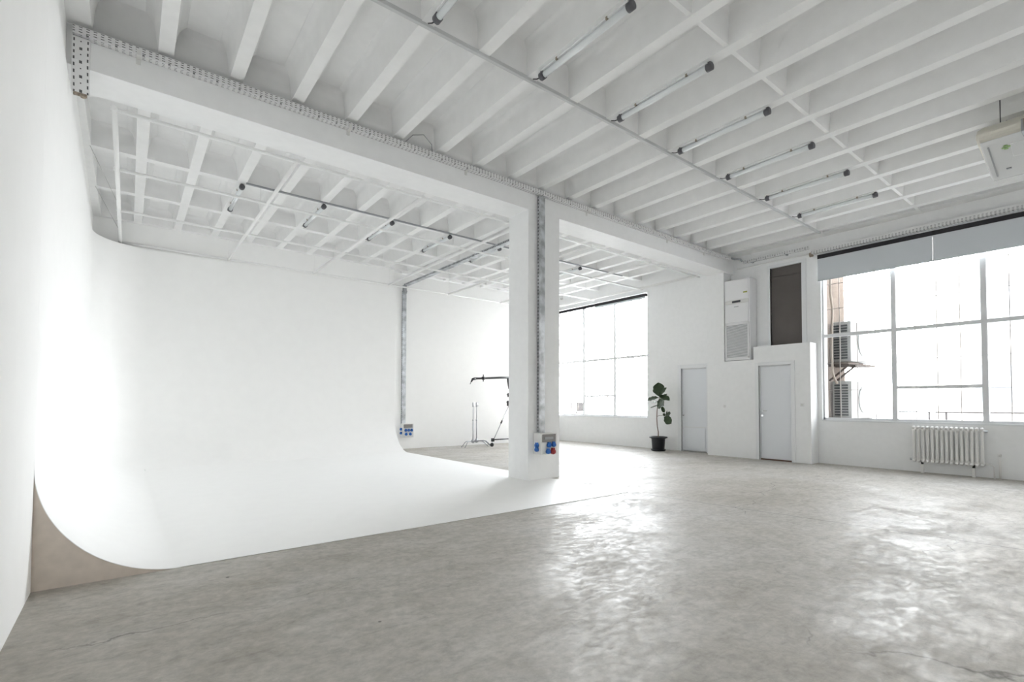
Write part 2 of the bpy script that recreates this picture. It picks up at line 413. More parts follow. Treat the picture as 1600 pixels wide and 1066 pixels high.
BR = [0.094+0.675*k for k in range(0, 18)]
for x in FR: rib(x, YF, YB0)
for x in BR: rib(x, YB1, YK)
flared(XL-.1, -0.35, YF, 'y', YB0-YF, 0).build('rib', 'ceil', slab)
MB().box(XL-.2, -0.49, YB1, YK, ZR, ZS+.01).build('rib', 'ceil', slab)
for y in (4.245, 2.59, -0.73): crossrib(y, y+0.045, XL, XW, zb=.015)
for y in (9.25, 10.95, 12.65): crossrib(y, y+0.13, XL, XW)
for y, d in ((YB0, -1), (YB1, 1), (YK, -1)):
    m = MB(); pts = [(XL, y, ZR), *[(XL, y+d*(.01+a), ZR+h) for a, h in FLANK], (XL, y+d*.25, ZS+.01), (XL, y, ZS+.01)]
    m.prism(pts, (XW-XL, 0, 0))
    for f in m.bm.faces: f.smooth = len(f.verts) == 4
    m.build('beam_haunch', 'ceil', slab)
MB().box(XW-.30, XW+.01, YF, YB0, ZR+.02, ZS+.01).build('cross_rib', 'ceil', slab)

# ------------------------------------------------------------ cyclorama
cx0, cx1, cy0, cyk, R, CZ = -0.502, 5.82, 4.70, 12.75, 0.87, 4.5
def cyc_shell():
    bm = bmesh.new()
    def leftx(y): return cx0 - 0.094*max(0, (y-4.7)/(YK-4.7))
    path = []   # (point on the wall line, inward normal, corner?) ; inward offset shrinks the corner arc
    N = 14
    for i in range(N+1):
        y = cy0+(cyk-R-cy0)*i/N; path.append(('L', y))
        if i == 0: path.append(('L', cy0+.003))
    for i in range(1, 12): path.append(('C', i/12*math.pi/2))
    for i in range(N+1): path.append(('B', cx0-0.09+R+(cx1-(cx0-0.09+R))*i/N))
    path.insert(-1, ('B', cx1-.003))
    prof = [(R*(1-math.sin(a)), R*(1-math.cos(a))) for a in [math.pi/2*k/40 for k in range(41)]]
    prof = [(R+.02, 0.0)]+prof
    prof += [(0.0, R+(CZ-R)*k/6) for k in range(1, 6)]+[(0.0, CZ-.003), (0.0, CZ)]
    rows = []
    xc, yc = leftx(cyk-R)+R, cyk-R
    for typ, v in path:
        row = []
        for d, z in prof:
            if typ == 'L': p = (leftx(v)+d, v if d <= R else min(v, yc-.02), z)
            elif typ == 'B': p = (v if d <= R else max(v, xc+.02), cyk-d, z)
            elif d > R: p = (xc+.02, yc-.02, z)
            else: rr = R-d; p = (xc-rr*math.cos(v), yc+rr*math.sin(v), z)
            if z == 0 or d >= R-1e-6: p = (p[0], p[1], 0.004)
            row.append(bm.verts.new(p))
        rows.append(row)
    for a, c in zip(rows, rows[1:]):
        for k in range(len(prof)-1):
            f = bm.faces.new((a[k], c[k], c[k+1], a[k+1])); f.smooth = k > 0
    edge = [r[0] for r in rows if True]
    seen, ring = set(), []
    for v in edge:
        k = (round(v.co.x, 4), round(v.co.y, 4))
        if k not in seen: seen.add(k); ring.append(v)
    notch = [(cx1, YB1+.035), (PX0, YB1+.035), (PX0, YB0), (cx1, YB0), (cx1, cy0)]
    ring += [bm.verts.new((x, y, 0.004)) for x, y in notch]
    bm.faces.new(ring)
    m = MB(); m.bm.free(); m.bm = bm
    bmesh.ops.remove_doubles(bm, verts=bm.verts, dist=1e-5)
    return m
cyc = thing('cyclorama', 'seamless white photo studio cyclorama curving from floor into both walls', 'cyclorama', (cx0, cy0, 0))
cyc_shell().build('curved_wall', 'cyc', cyc, solid=0.004)
def spandrel(y, dy, x0):
    pts = [(x0, y, 0.0)]
    pts += [(x0+R*(1-math.sin(a)), y, max(0.0, R*(1-math.cos(a))-.004)) for a in [math.pi/2*k/24 for k in range(25)]][::1]
    return MB().prism(pts, (0, dy, 0))
spandrel(cy0+.004, 0.02, cx0-.001).build('side_panel', 'beige', cyc, label='bare beige board closing the open side of the curve')
pts = [(cx1-.02, cyk, 0.0)]+[(cx1-.02, cyk-R*(1-math.sin(a)), max(0.0, R*(1-math.cos(a))-.004)) for a in [math.pi/2*k/24 for k in range(25)]]
MB().prism(pts, (0.018, 0, 0)).build('end_panel', 'cyc', cyc)
MB().box(cx1-.03, cx1, cyk, YK-.002, 0, CZ).build('end_board', 'cyc', cyc)

# ------------------------------------------------------------ windows
def window(n, y_near, mulls, y_far, z0, z1, zrail, lows, zlow, hthin, step=0.333, tb=.006):
    X = XW+0.06
    root = MB()
    root.box(X, X+.06, y_near-.0, y_near+.035, z0, z1).box(X, X+.06, y_far-.035, y_far, z0, z1)
    root.box(X, X+.06, y_near, y_far, z0, z0+.05).box(X, X+.06, y_near, y_far, z1-.05, z1)
    fr = root.build('window_%d' % n, 'winframe', kind='structure')
    for y in mulls: MB().box(X-.01, X+.06, y-.042, y+.042, z0, z1).build('mullion', 'winframe', fr)
    MB().box(X-.012, X+.06, y_near, y_far, zrail-.035, zrail+.035).build('transom', 'winframe', fr)
    for (a, c) in lows: MB().box(X-.014, X+.06, a, c, zlow-.03, zlow+.03).build('sash_rail', 'winframe', fr)
    es = [y_near]+list(mulls)+[y_far]
    for a, c in zip(es, es[1:]):
        gb = MB()
        k = max(1, round((c-a)/step))
        for i in range(1, k): y = a+(c-a)*i/k; gb.box(X+.03, X+.045, y-tb, y+tb, z0, z1)
        for z in hthin:
            if (a, c) in lows and abs(z-zlow) < .2: continue
            gb.box(X+.03, X+.045, a, c, z-tb*.75, z+tb*.75)
        gb.build('glazing_bars', 'bar', fr)
        MB().box(X+.048, X+.052, a+.02, c-.02, z0+.03, z1-.03).build('pane', 'glass', fr)
    MB().box(XW-.015, X+.02, y_near, y_far, z0-.03, z0+.002).build('window_sill', 'winframe', fr, bevel=0.003)
    return fr
window(1, 0.47, [1.78, 3.115], 4.41, 0.96, 4.60, 2.81, [(1.78, 3.115)], 1.64, (3.40, 3.95, 2.20, 1.61))
window(2, 9.08, [10.35, 11.70], 12.98, 0.89, 4.60, 2.74, [(10.35, 11.70)], 1.55, (3.33, 3.95, 2.14, 1.55), tb=.009)

# ------------------------------------------------------------ doors
def door(n, X, y0, y1, ztop, fw, leafdepth, hy, label):
    f = MB()
    f.box(X-.018, X+.03, y0-fw, y0, 0, ztop+fw).box(X-.018, X+.03, y1, y1+fw, 0, ztop+fw).box(X-.018, X+.03, y0, y1, ztop, ztop+fw)
    f.box(X+.03, X+leafdepth+.05, y0-.0, y0+.02, 0, ztop).box(X+.03, X+leafdepth+.05, y1-.02, y1, 0, ztop).box(X+.03, X+leafdepth+.05, y0, y1, ztop-.02, ztop)
    o = f.build('door_%d' % n, 'frame', kind='structure', bevel=0.004)
    leaf = MB().box(X+leafdepth, X+leafdepth+.04, y0+.022, y1-.022, 0.03, ztop-.022).build('door_leaf', 'door', o, bevel=0.004)
    return o, leaf
d1, leaf1 = door(1, XB, 4.90, 5.62, 2.20, 0.08, 0.05, 5.57, '')
h = MB().lathe((XB+.05, 5.565, 1.145), [(.02, -.008), (.02, 0)], 20, 'x').tube([(XB+.05, 5.565, 1.145), (XB+.0, 5.565, 1.145), (XB-.004, 5.555, 1.145), (XB-.004, 5.44, 1.145)], .0085)
h.build('door_handle', 'chrome', leaf1)
MB().lathe((XB+.05, 5.565, 1.03), [(.028, -.01), (.028, 0)], 20, 'x').build('lock_rosette', 'chrome', leaf1)
MB().box(XB+.02, XB+.06, 4.92, 5.60, 0, .028).build('threshold', 'stem', d1)
d2, leaf2 = door(2, XW, 7.17, 7.93, 2.27, 0.11, 0.04, 7.9, '')
MB().box(XW+.028, XW+.041, 7.24, 7.86, 0.66, 0.675).build('panel_seam', 'boxgrey', leaf2)
MB().box(XW+.030, XW+.041, 7.24, 7.86, 0.10, 0.62).build('kick_panel', 'door', leaf2, bevel=.004)
MB().lathe((XW+.04, 7.875, 0.99), [(.012, -.06), (.024, -.055), (.026, -.03), (.01, -.02), (.01, 0)], 20, 'x').build('door_knob', 'chrome', leaf2)

# opening with a brown-grey panel above the boxed wall
op = MB()
op.box(XW-.02, XW+.08, 4.70, 4.80, 2.5, 4.62).box(XW-.02, XW+.08, 5.50, 5.57, 2.5, 4.62).box(XW-.02, XW+.08, 4.80, 5.50, 4.55, 4.62)
opn = op.build('window_3', 'frame', kind='structure', bevel=.003)
MB().box(XW+.045, XW+.06, 4.80, 5.50, 2.5, 4.56).build('window_panel', 'brown', opn)
MB().box(XW+.035, XW+.045, 4.80, 5.50, 4.335, 4.355).build('window_crossbar', 'brown', opn)

# ------------------------------------------------------------ lighting pipe grid under the far ceiling
ZG = 4.55
grid = thing('lighting_grid', 'white pipe lighting grid hung under the far ceiling behind the beam', 'lighting grid', (5.6, 9.8, ZG))
for x in (-0.18, 1.74, 3.61, 5.60, 7.48, 9.42, 11.33):
    MB().tube([(x, 6.93, ZG), (x, 12.76, ZG)], .028, 12).build('pipe', 'pipe', grid)
    for y in (9.32, 12.7): MB().tube([(x+.0, y, ZG), (x+.0, y, ZR+.02)], .003, 6).build('hanger_rod', 'pipe', grid)
for y in (6.98, 8.76, 10.62, 12.72):
    MB().tube([(-0.22, y, ZG-.0), (11.5, y, ZG-.0)], .022, 12).build('pipe', 'pipe', grid)
for (a, c) in (((-.50, 9.25, 4.99), (-.19, 10.3, 4.56)), ((-.51, 10.95, 4.99), (-.19, 11.9, 4.56))):
    MB().tube([a, c], .0035, 6).build('stay_wire', 'lightwire', grid)

# ------------------------------------------------------------ cable trays
tray = thing('cable_tray', 'long white slotted cable tray running along the front of the ceiling beam', 'cable tray', (5.8, YB0, 4.95))
channel('tray_channel', [(XL+.01, YB0-.004, 4.88), (11.35, YB0-.004, 4.88), (11.72, YB0-.05, 4.885)], ((0, 1, 0), (0, 0, 1)), [(0, 0), (-.085, 0), (-.085, .075), (-.073, .075)], 'perf', tray)
for x in (0.02, 2.22, 4.05, 6.72, 9.25, 10.72):
    m = MB(); m.box(x-.02, x+.02, YB0-.10, YB0-.001, 4.868, 4.876).box(x-.018, x+.018, YB0-.098, YB0-.092, 4.876, 4.925).box(x-.02, x+.02, YB0-.008, YB0-.0005, 4.82, 4.868)
    m.build('tray_bracket', 'boxgrey', tray)
# drop piece at the left end
drop = thing('cable_tray', 'short wide white slotted tray cut off with rusty end beside the beam', 'cable tray', (-.42, YB0-.05, 4.4))
channel('tray_channel', [(-.497, YB0-.05, 4.87), (-.497, YB0-.05, 4.64), (-.497, YB0+.06, 4.37)], ((1, 0, 0), (0, -1, 0)),
        [(0, -.05), (0, 0), (.135, 0), (.135, -.05)], mat_perforated('white_drop_tray', (0.76, 0.76, 0.76), 0.0, 0.45,
        [(0.068, .06, .5, .006), (0.118, .13, .2, .011), (0.118, .065, .18, .005), (0.170, .06, .5, .006)]), drop)
MB().tube([(-.41, YB0+.06, 4.375), (-.41, YB0+.09, 4.345)], .022, 12).box(-.485, -.38, YB0+.055, YB0+.08, 4.345, 4.372).build('cut_stub', 'rust', drop)
# galvanised drop tray on the pillar
pt = thing('cable_tray', 'galvanised vertical cable tray dropping down the pillar to the socket box', 'cable tray', (5.58, YB0, 2.7))
channel('tray_channel', [(5.505, YB0, 0.80), (5.505, YB0, 4.86)], ((1, 0, 0), (0, -1, 0)), [(0, 0), (0, .06), (.125, .06), (.125, 0)], 'perfgalv', pt)
# white trays on the window wall
t2 = thing('cable_tray', 'white slotted cable tray above the large window and its roller blinds', 'cable tray', (XW, 1, 4.7))
channel('tray_channel', [(XW-.012, 4.55, 4.66), (XW-.012, -2.6, 4.66)], ((1, 0, 0), (0, 0, 1)), [(0, 0), (-.10, 0), (-.10, .095), (-.085, .095)], 'perf', t2)
MB().lathe((XW-.06, 4.57, 4.66), [(.05, -.03), (.05, .03)], 16, 'y').build('end_cap', 'rust', t2)
t3 = thing('cable_tray', 'short white slotted tray above the wall-mounted cooler and the dark opening', 'cable tray', (XW, 5.4, 4.8))
channel('tray_channel', [(XW-.012, 6.12, 4.80), (XW-.012, 4.62, 4.80)], ((1, 0, 0), (0, 0, 1)), [(0, 0), (-.07, 0), (-.07, .06), (-.06, .06)], 'perf', t3)
for y in (5.1, 5.9): MB().box(XW-.09, XW, y-.02, y+.02, 4.775, 4.80).build('tray_bracket', 'galv', t3)
tag(MB().tube([(XW-.02, 6.30, 4.70), (XW-.02, 4.60, 4.70)], .018, 12).build('conduit_pipe', 'pipe'), 'thin white conduit pipe below the short slotted tray on the window wall', 'pipe')
fl = MB().tube([(11.76, YB0-.09, 4.93), (11.88, YB0-.14, 4.91), (11.98, YB0-.16, 4.93), (12.04, 6.18, 4.92), (12.06, 6.15, 4.86)], .022, 10)
tag(fl.build('flexible_conduit', 'galv'), 'bent metal conduit joining the beam tray to the window wall tray', 'conduit')
# far galvanised tray: along the ceiling, then down the back wall
bt = thing('cable_tray', 'galvanised cable tray along the far ceiling and down the wall past the cyclorama', 'cable tray', (6.22, YK, 2.6))
channel('ceiling_run', [(6.17, 7.0, 4.66), (6.17, YK-.02, 4.66)], ((1, 0, 0), (0, 0, 1)), [(0, .05), (0, 0), (.125, 0), (.125, .05)], 'perfgalv', bt)
channel('wall_run', [(6.12, YK-.002, 0.725), (6.12, YK-.002, 4.5)], ((1, 0, 0), (0, -1, 0)), [(0, 0), (0, .06), (.11, .06), (.11, 0)], 'perfgalv', bt)
MB().box(6.13, 6.22, YK-.10, YK-.003, 4.42, 4.66).lathe((6.17, YK-.08, 4.47), [(.045, -.06), (.045, .04)], 16, 'y').build('tray_elbow', 'grille', bt)
# trunking
tk = MB().box(XL+.01, 11.7, 4.235, 4.275, 4.970, 5.014)
tag(tk.build('cable_trunking', 'trunk', bevel=.004), 'slim grey-white cable trunking crossing the near ceiling ribs beside the lamps', 'cable trunking')
tk = MB().box(1.50, 11.2, 9.215, 9.25, 4.972, 5.0)
tag(tk.build('cable_trunking', 'grille', bevel=.003), 'thin dark trunking on a far cross rib behind the beam', 'cable trunking')
lw = MB().tube([(3.02, 6.36, 4.985), (3.06, 6.2, 5.03), (3.2, 6.15, 5.06), (3.38, 6.25, 5.02), (3.45, 6.35, 4.965)], .006, 8)
tag(lw.build('cable', 'grille'), 'loose grey cable looping above the beam tray under the ribs', 'cable')

# ------------------------------------------------------------ fluorescent lamps
def lamp(loc, label, group):
    t = thing('fluorescent_lamp', label, 'ceiling lamp', loc, group)
    x, y, z = loc
    MB().box(x-.028, x+.028, y-.60, y+.60, z-.018, z).build('batten', 'ceil', t, bevel=.004)
    MB().tube([(x+.008, y-.59, z-.052), (x+.008, y+.59, z-.052)], .034, 18).build('lamp_tube', 'tube', t)
    for s in (-1, 1):
        c = MB().lathe((x+.008, y+s*.61, z-.05), [(.030, -.035), (.043, -.03), (.043, .03), (.034, .036)], 18, 'y').box(x-.012, x+.028, y+s*.61-.02, y+s*.61+.02, z-.03, z)
        c.build('end_cap', 'capgrey', t)
    for dy in (-.35, .35): MB().box(x-.034, x+.034, y+dy-.01, y+dy+.01, z-.03, z-.001).build('clip', 'rust', t)
    MB().tube([(x+.008, y+.645, z-.05), (x-.0, y+.70, z-.045), (x-.02, y+.745, z-.03)], .006, 8).build('lead', 'black', t)
    return t
FG, BG = 'fluorescent lamps under the near ceiling ribs', 'fluorescent lamps under the far ceiling'
fl_labels = ['pale tube lamp on the near ceiling, cut by the top of the picture', 'large tube lamp second along the trunking from the picture top',
 'third tube lamp along the trunking from the picture top', 'middle tube lamp of the seven along the near ceiling trunking',
 'fifth tube lamp along the trunking counted from the picture top', 'second to last tube lamp toward the window wall',
 'last and smallest tube lamp of the near row, closest to the windows']
xs = [FR[k] for k in (3, 5, 7, 9, 11, 13, 15)]
l0 = lamp((xs[0], 3.45, ZR), fl_labels[0], FG)
for x, lb in zip(xs[1:], fl_labels[1:]): copy_thing(l0, (x-xs[0], 0, 0), lb)
bl_labels = ['far lamp closest to the left wall, above the cyclorama', 'second far lamp above the cyclorama', 'third far lamp, over the middle of the cyclorama',
 'fourth far lamp, above the cyclorama beside the pipe crossing', 'fifth far lamp beside the galvanised ceiling tray', None, 'far lamp seen between the pillar and the big far window']
bx = [BR[k] for k in (2, 4, 6, 8, 10, 12, 14)]
bl = lamp((bx[0], 9.92, ZR-.012), bl_labels[0], BG)
for x, lb in zip(bx[1:], bl_labels[1:]):
    if lb: copy_thing(bl, (x-bx[0], 0, 0), lb)

# ------------------------------------------------------------ socket boxes
def socket(t, c, axis, mat, r=.034):
    """round industrial socket with a hinged lid"""
    x, y, z = c
    if axis == 'y':
        m = MB().lathe((x, y, z), [(r, 0), (r, -.035), (r*.8, -.05)], 20, 'y').box(x-r*.5, x+r*.5, y-.045, y, z+r*.6, z+r*1.3)
    else:
        m = MB().lathe((x, y, z), [(r, 0), (r, -.035), (r*.8, -.05)], 20, 'x').box(x-.045, x, y-r*.5, y+r*.5, z+r*.6, z+r*1.3)
    s = m.build('socket', mat, t)
    if axis == 'y': MB().lathe((x, y-.05, z), [(r*.55, 0), (r*.5, -.006)], 16, 'y').build('socket_lid', mat, s)
    else: MB().lathe((x-.05, y, z), [(r*.55, 0), (r*.5, -.006)], 16, 'x').build('socket_lid', mat, s)
sb = thing('socket_box', 'grey wall socket box with blue sockets and one red socket on the pillar', 'socket box', (5.6, YB0, .45))
MB().box(5.42, 5.79, YB0-.20, YB0, .445, .80).build('housing', 'boxgrey', sb, bevel=.01)
MB().box(5.45, 5.745, YB0-.216, YB0-.198, .655, .785).build('breaker_window', 'smoke', sb, bevel=.006)
MB().box(5.49, 5.68, YB0-.221, YB0-.214, .70, .74).build('breaker_row', 'grille', sb)
MB().box(5.735, 5.775, YB0-.216, YB0-.198, .66, .775).build('window_latch', 'boxgrey', sb, bevel=.004)
for (x, z, c) in ((5.585, .60, 'blue'), (5.69, .605, 'blue'), (5.565, .495, 'blue'), (5.675, .490, 'red')): socket(sb, (x, YB0-.20, z), 'y', c, .040 if c == 'blue' else .048)
for z in (.60, .53): socket(sb, (5.42, YB0-.12, z), 'x', 'blue', .036)
sb2 = thing('socket_box', 'small socket box with blue sockets at the foot of the far galvanised tray', 'socket box', (6.27, YK, .33))
MB().box(6.10, 6.44, YK-.16, YK-.002, .33, .72).build('housing', 'boxgrey', sb2, bevel=.01)
MB().box(6.13, 6.40, YK-.175, YK-.158, .60, .70).build('breaker_window', 'smoke', sb2, bevel=.005)
for (x, z) in ((6.19, .53), (6.28, .53), (6.37, .53), (6.20, .42), (6.33, .42)): socket(sb2, (x, YK-.16, z), 'y', 'blue', .036)
for z in (.56, .45): socket(sb2, (6.10, YK-.10, z), 'x', 'blue', .032)

# ------------------------------------------------------------ indoor cooler on the wall recess
ac = thing('air_conditioner', 'tall white cabinet air conditioner standing in the wall recess beside the beam', 'air conditioner', (11.9, 6.13, 2.36))
X0 = XB-.01
MB().box(X0+.02, XW-.02, 5.82, 6.455, 2.37, 4.37).build('cabinet', 'acwhite', ac, bevel=.02)
MB().box(X0+.0, X0+.03, 5.85, 6.43, 3.86, 4.34).build('top_panel', 'acwhite', ac, bevel=.006)
MB().box(X0+.0, X0+.03, 5.85, 6.43, 3.31, 3.765).build('middle_panel', 'acwhite', ac, bevel=.006)
MB().box(X0+.004, X0+.03, 5.85, 6.43, 3.77, 3.855).build('control_strip', 'boxgrey', ac)
MB().box(X0-.002, X0+.01, 6.04, 6.25, 3.79, 3.84).build('display', 'acdark', ac)
MB().box(X0-.002, X0+.01, 5.87, 5.97, 4.00, 4.035).build('energy_sticker', 'gold', ac)
MB().box(X0-.002, X0+.008, 6.09, 6.20, 3.68, 3.695).build('maker_badge', 'grille', ac)
gr = MB().box(X0+.012, X0+.03, 5.87, 6.40, 2.45, 3.25).build('intake_grille', 'grille', ac)
s = MB()
for i in range(30):
    z = 2.46+i*.0268
    s.prism([(X0-.002, 5.868, z), (X0+.003, 5.868, z+.014), (X0+.014, 5.868, z+.016), (X0+.010, 5.868, z+.0)], (0, .534, 0))
s.build('louvres', 'acwhite', gr)
fm = MB().box(X0-.004, X0+.02, 5.84, 5.87, 2.42, 3.28).box(X0-.004, X0+.02, 6.40, 6.43, 2.42, 3.28).box(X0-.004, X0+.02, 5.84, 6.43, 2.42, 2.45).box(X0-.004, X0+.02, 5.84, 6.43, 3.25, 3.28)
fm.build('grille_frame', 'acwhite', ac)

# switches
def switch(y, z, label):
    t = thing('light_switch', label, 'switch', (XB, y, z))
    MB().box(XB-.012, XB, y-.042, y+.042, z-.042, z+.042).build('plate', 'acwhite', t, bevel=.004)
    MB().box(XB-.018, XB-.010, y-.026, y+.026, z-.026, z+.026).build('rocker', 'boxgrey', t, bevel=.002)
switch(6.46, 1.245, 'white switch on the wall under the cooler')
switch(4.675, 1.285, 'white switch beside the narrow door near the window corner')

# ------------------------------------------------------------ roller blinds
def blind(y0, y1, zb, ztop, label, group, X=XW-.035):
    t = thing('roller_blind', label, 'roller blind', (X, (y0+y1)/2, ztop), group)
    MB().tube([(X, y0, ztop-.03), (X, y1, ztop-.03)], .042, 16).build('roll', 'blackfab', t)
    MB().box(X-.048, X-.040, y0, y1, ztop-.075, ztop+.012).build('fascia', 'blackfab', t)
    if zb < ztop-.12:
        MB().box(X-.038, X-.036, y0, y1, zb, ztop-.03).build('fabric', 'blind', t)
        MB().tube([(X-.037, y0, zb), (X-.037, y1, zb)], .009, 8).build('hem_bar', 'blind', t)
    for y in (y0+.004, y1-.004): MB().box(X-.035, X+.034, y-.003, y+.003, ztop-.08, ztop+.02).build('bracket', 'boxgrey', t)
    return t
G = 'roller blinds on the large window'
blind(2.452, 4.44, 4.035, 4.60, 'pale roller blind in the window corner next to the dark opening', G)
blind(0.47, 2.4505, 4.035, 4.60, 'pale roller blind cut by the picture edge, above the radiator', G)
blind(9.06, 11.08, 4.43, 4.56, 'rolled-up black blind over the far window nearer the plant', 'black blinds on the far window')
blind(11.10, 12.97, 4.47, 4.56, 'rolled-up black blind over the far window, partly hidden by the pillar', 'black blinds on the far window')

# ------------------------------------------------------------ radiator
rad = thing('radiator', 'white cast iron column radiator under the large window', 'radiator', (XW-.12, 2.29, 0))
ny = 15; ya, yb2 = 1.81, 2.775
for i in range(ny):
    y = ya+(yb2-ya)*i/(ny-1); m = MB()
    xc = XW-.13
    for dx in (-.016, .016):
        m.tube([(xc+dx, y, .24), (xc+dx, y, .30), (xc+dx, y, .78), (xc+dx, y, .84)], [.021, .0215, .0215, .021], 12)
    m.lathe((xc, y, .82), [(.012, -.033), (.030, -.028), (.034, 0), (.030, .028), (.012, .033)], 14, 'y')
    m.lathe((xc, y, .25), [(.012, -.033), (.030, -.028), (.034, 0), (.030, .028), (.012, .033)], 14, 'y')
    m.tube([(xc-.062, y, .845), (xc-.03, y, .872), (xc+.03, y, .872), (xc+.062, y, .845)], .0205, 10)
    m.tube([(xc-.062, y, .235), (xc-.03, y, .215), (xc+.03, y, .215), (xc+.062, y, .235)], .0205, 10)
    m.build('section', 'radiator', rad)
for y in (1.93, 2.655):
    MB().box(XW-.16, XW-.10, y-.022, y+.022, 0, .165).build('foot', 'radiator', rad, bevel=.004)
    MB().box(XW-.155, XW-.105, y-.016, y+.016, .165, .215).build('foot_pad', 'rubber', rad)
MB().lathe((XW-.13, ya-.045, .82), [(.02, -.03), (.022, 0), (.022, .03)], 12, 'y').build('bleed_valve', 'steel', rad)
MB().lathe((XW-.13, yb2+.045, .25), [(.02, -.03), (.022, 0), (.022, .02)], 12, 'y').build('end_plug', 'steel', rad)
MB().tube([(XW-.13, ya-.02, .25), (XW-.13, ya-.09, .25), (XW-.125, ya-.13, .235), (XW-.12, ya-.145, .20), (XW-.12, ya-.145, 0)], .012, 12).build('supply_pipe', 'radiator', rad)
rp = thing('heating_pipe', 'short capped white heating pipe rising from the floor beside the radiator', 'pipe', (XW-.06, 1.60, 0))
MB().tube([(XW-.06, 1.60, 0), (XW-.06, 1.60, .40)], .016, 12).build('riser', 'radiator', rp)
MB().lathe((XW-.06, 1.60, .39), [(.02, 0), (.022, .01), (.022, .035), (.012, .045)], 12).build('cap', 'radiator', rp)

# ------------------------------------------------------------ plant
PXc, PYc = 11.62, 8.335
plant = thing('fiddle_leaf_fig', 'fiddle leaf fig in a black pot between the far window and the door', 'potted plant', (PXc, PYc, 0))
MB().lathe((PXc, PYc, 0), [(.155, .022), (.165, .04), (.185, .33), (.20, .345), (.245, .36), (.25, .385), (.24, .395), (.215, .395), (.205, .36), (.19, .33)], 36).build('pot', 'pot', plant)
MB().lathe((PXc, PYc, 0), [(.17, 0), (.19, .008), (.20, .045), (.195, .05), (.18, .03), (.16, .022)], 36).build('saucer', 'pot', plant)
MB().lathe((PXc, PYc, .335), [(.195, 0), (.193, .012), (.1, .022), (.002, .025)], 24).build('soil', 'soil', plant)
# points from the plant, given as (dy, z, dx)
def P3(px, py, dx=0.0):
    # pixel-scale sketch of the plant turned into metres around its own axis (y to the image left is +Y)
    return Vector((PXc+dx, PYc-(px-222)*0.00254*0.98, 0.40+(755-py)*0.00231))
tr = [P3(222, 770), P3(219, 700, .01), P3(210, 640, .0), P3(206, 540, -.01), P3(211, 450, -.01), P3(218, 380, 0), P3(230, 320, .01), P3(238, 285, .01)]
MB().tube(tr, [.014, .013, .012, .011, .010, .009, .008, .006], 10).build('stem', 'stem', plant)
MB().tube([P3(207, 520), P3(240, 506, -.03), P3(280, 503, -.05), P3(335, 512, -.06)], [.006, .005, .004, .004], 8).build('branch', 'stem', plant)
def leaf(base, tip, width, bend=0.15, face=(-1, -.35, .25), curl=.12):
    base, tip = Vector(base), Vector(tip); L = (tip-base).length; t = (tip-base).normalized()
    n = Vector(face); n = (n-t*n.dot(t)).normalized(); sd = t.cross(n)
    width *= 1.22
    bm = bmesh.new(); nu, nv = 12, 6; rows = []
    for i in range(nu+1):
        u = i/nu
        wv = width/2*(0.30*math.sin(math.pi*min(1, u*1.9))**.8*(1-u)+math.sin(math.pi*(u**1.45))**.75*0.95) if 0 < u < 1 else .002
        c = base+t*L*u + Vector((0, 0, -1))*bend*L*(u**2) + n*.0
        row = []
        for j in range(nv+1):
            v = -1+2*j/nv
            wob = .05*width*math.sin(7*u*math.pi+v*2)*abs(v)
            row.append(bm.verts.new(c+sd*wv*v+n*(curl*width*v*v*.8+wob)))
        rows.append(row)
    for a, c in zip(rows, rows[1:]):
        for j in range(nv):
            f = bm.faces.new((a[j], a[j+1], c[j+1], c[j])); f.smooth = True
    m = MB(); m.bm.free(); m.bm = bm
    m.build('leaf', 'leaf', plant, solid=.0015)
    MB().tube([tr[-1] if (base-tr[-1]).length < .12 else base+Vector((0, 0, -.012)), base, base+t*L*.5+Vector((0, 0, -1))*bend*L*.25-n*.002, base+t*L*.92+Vector((0, 0, -1))*bend*L*.85-n*.002], [.004, .0035, .0025, .001], 6).build('leaf_vein', 'leaf', plant)
leaf(P3(238, 278), P3(222, 108, .03), .27, .02)
leaf(P3(236, 270, -.02), P3(365, 168, -.10), .12, .05, (-1, -.1, .55))
leaf(P3(225, 250, .02), P3(130, 192, .08), .085, .04, (-1, -.1, .4))
leaf(P3(228, 295), P3(95, 305, -.08), .15, .12, (-.7, 0, .7))
leaf(P3(245, 275, -.03), P3(405, 290, -.12), .16, .22, (-.6, 0, .8))
leaf(P3(232, 335, -.03), P3(355, 385, -.20), .26, .02, (-1, 0, .15))
leaf(P3(222, 345), P3(103, 345, .10), .075, .08, (-.6, 0, 1))
leaf(P3(214, 385), P3(136, 412, -.06), .06, .06, (-.7, 0, 1))
leaf(P3(300, 395, -.12), P3(352, 465, -.16), .09, .02, (-1, 0, .3))
leaf(P3(332, 508, -.06), P3(298, 480, -.04), .06, .02, (-.8, 0, .5))
leaf(P3(338, 510, -.06), P3(352, 448, -.04), .05, .0, (-.8, .3, .3))
leaf(P3(345, 505, -.06), P3(412, 468, -.10), .13, .08, (-.9, 0, .5))
leaf(P3(322, 520, -.06), P3(432, 590, -.14), .19, .03, (-1, 0, .3))
leaf(P3(262, 300, .0), P3(300, 240, .14), .10, .1, (-.6, 0, .7))

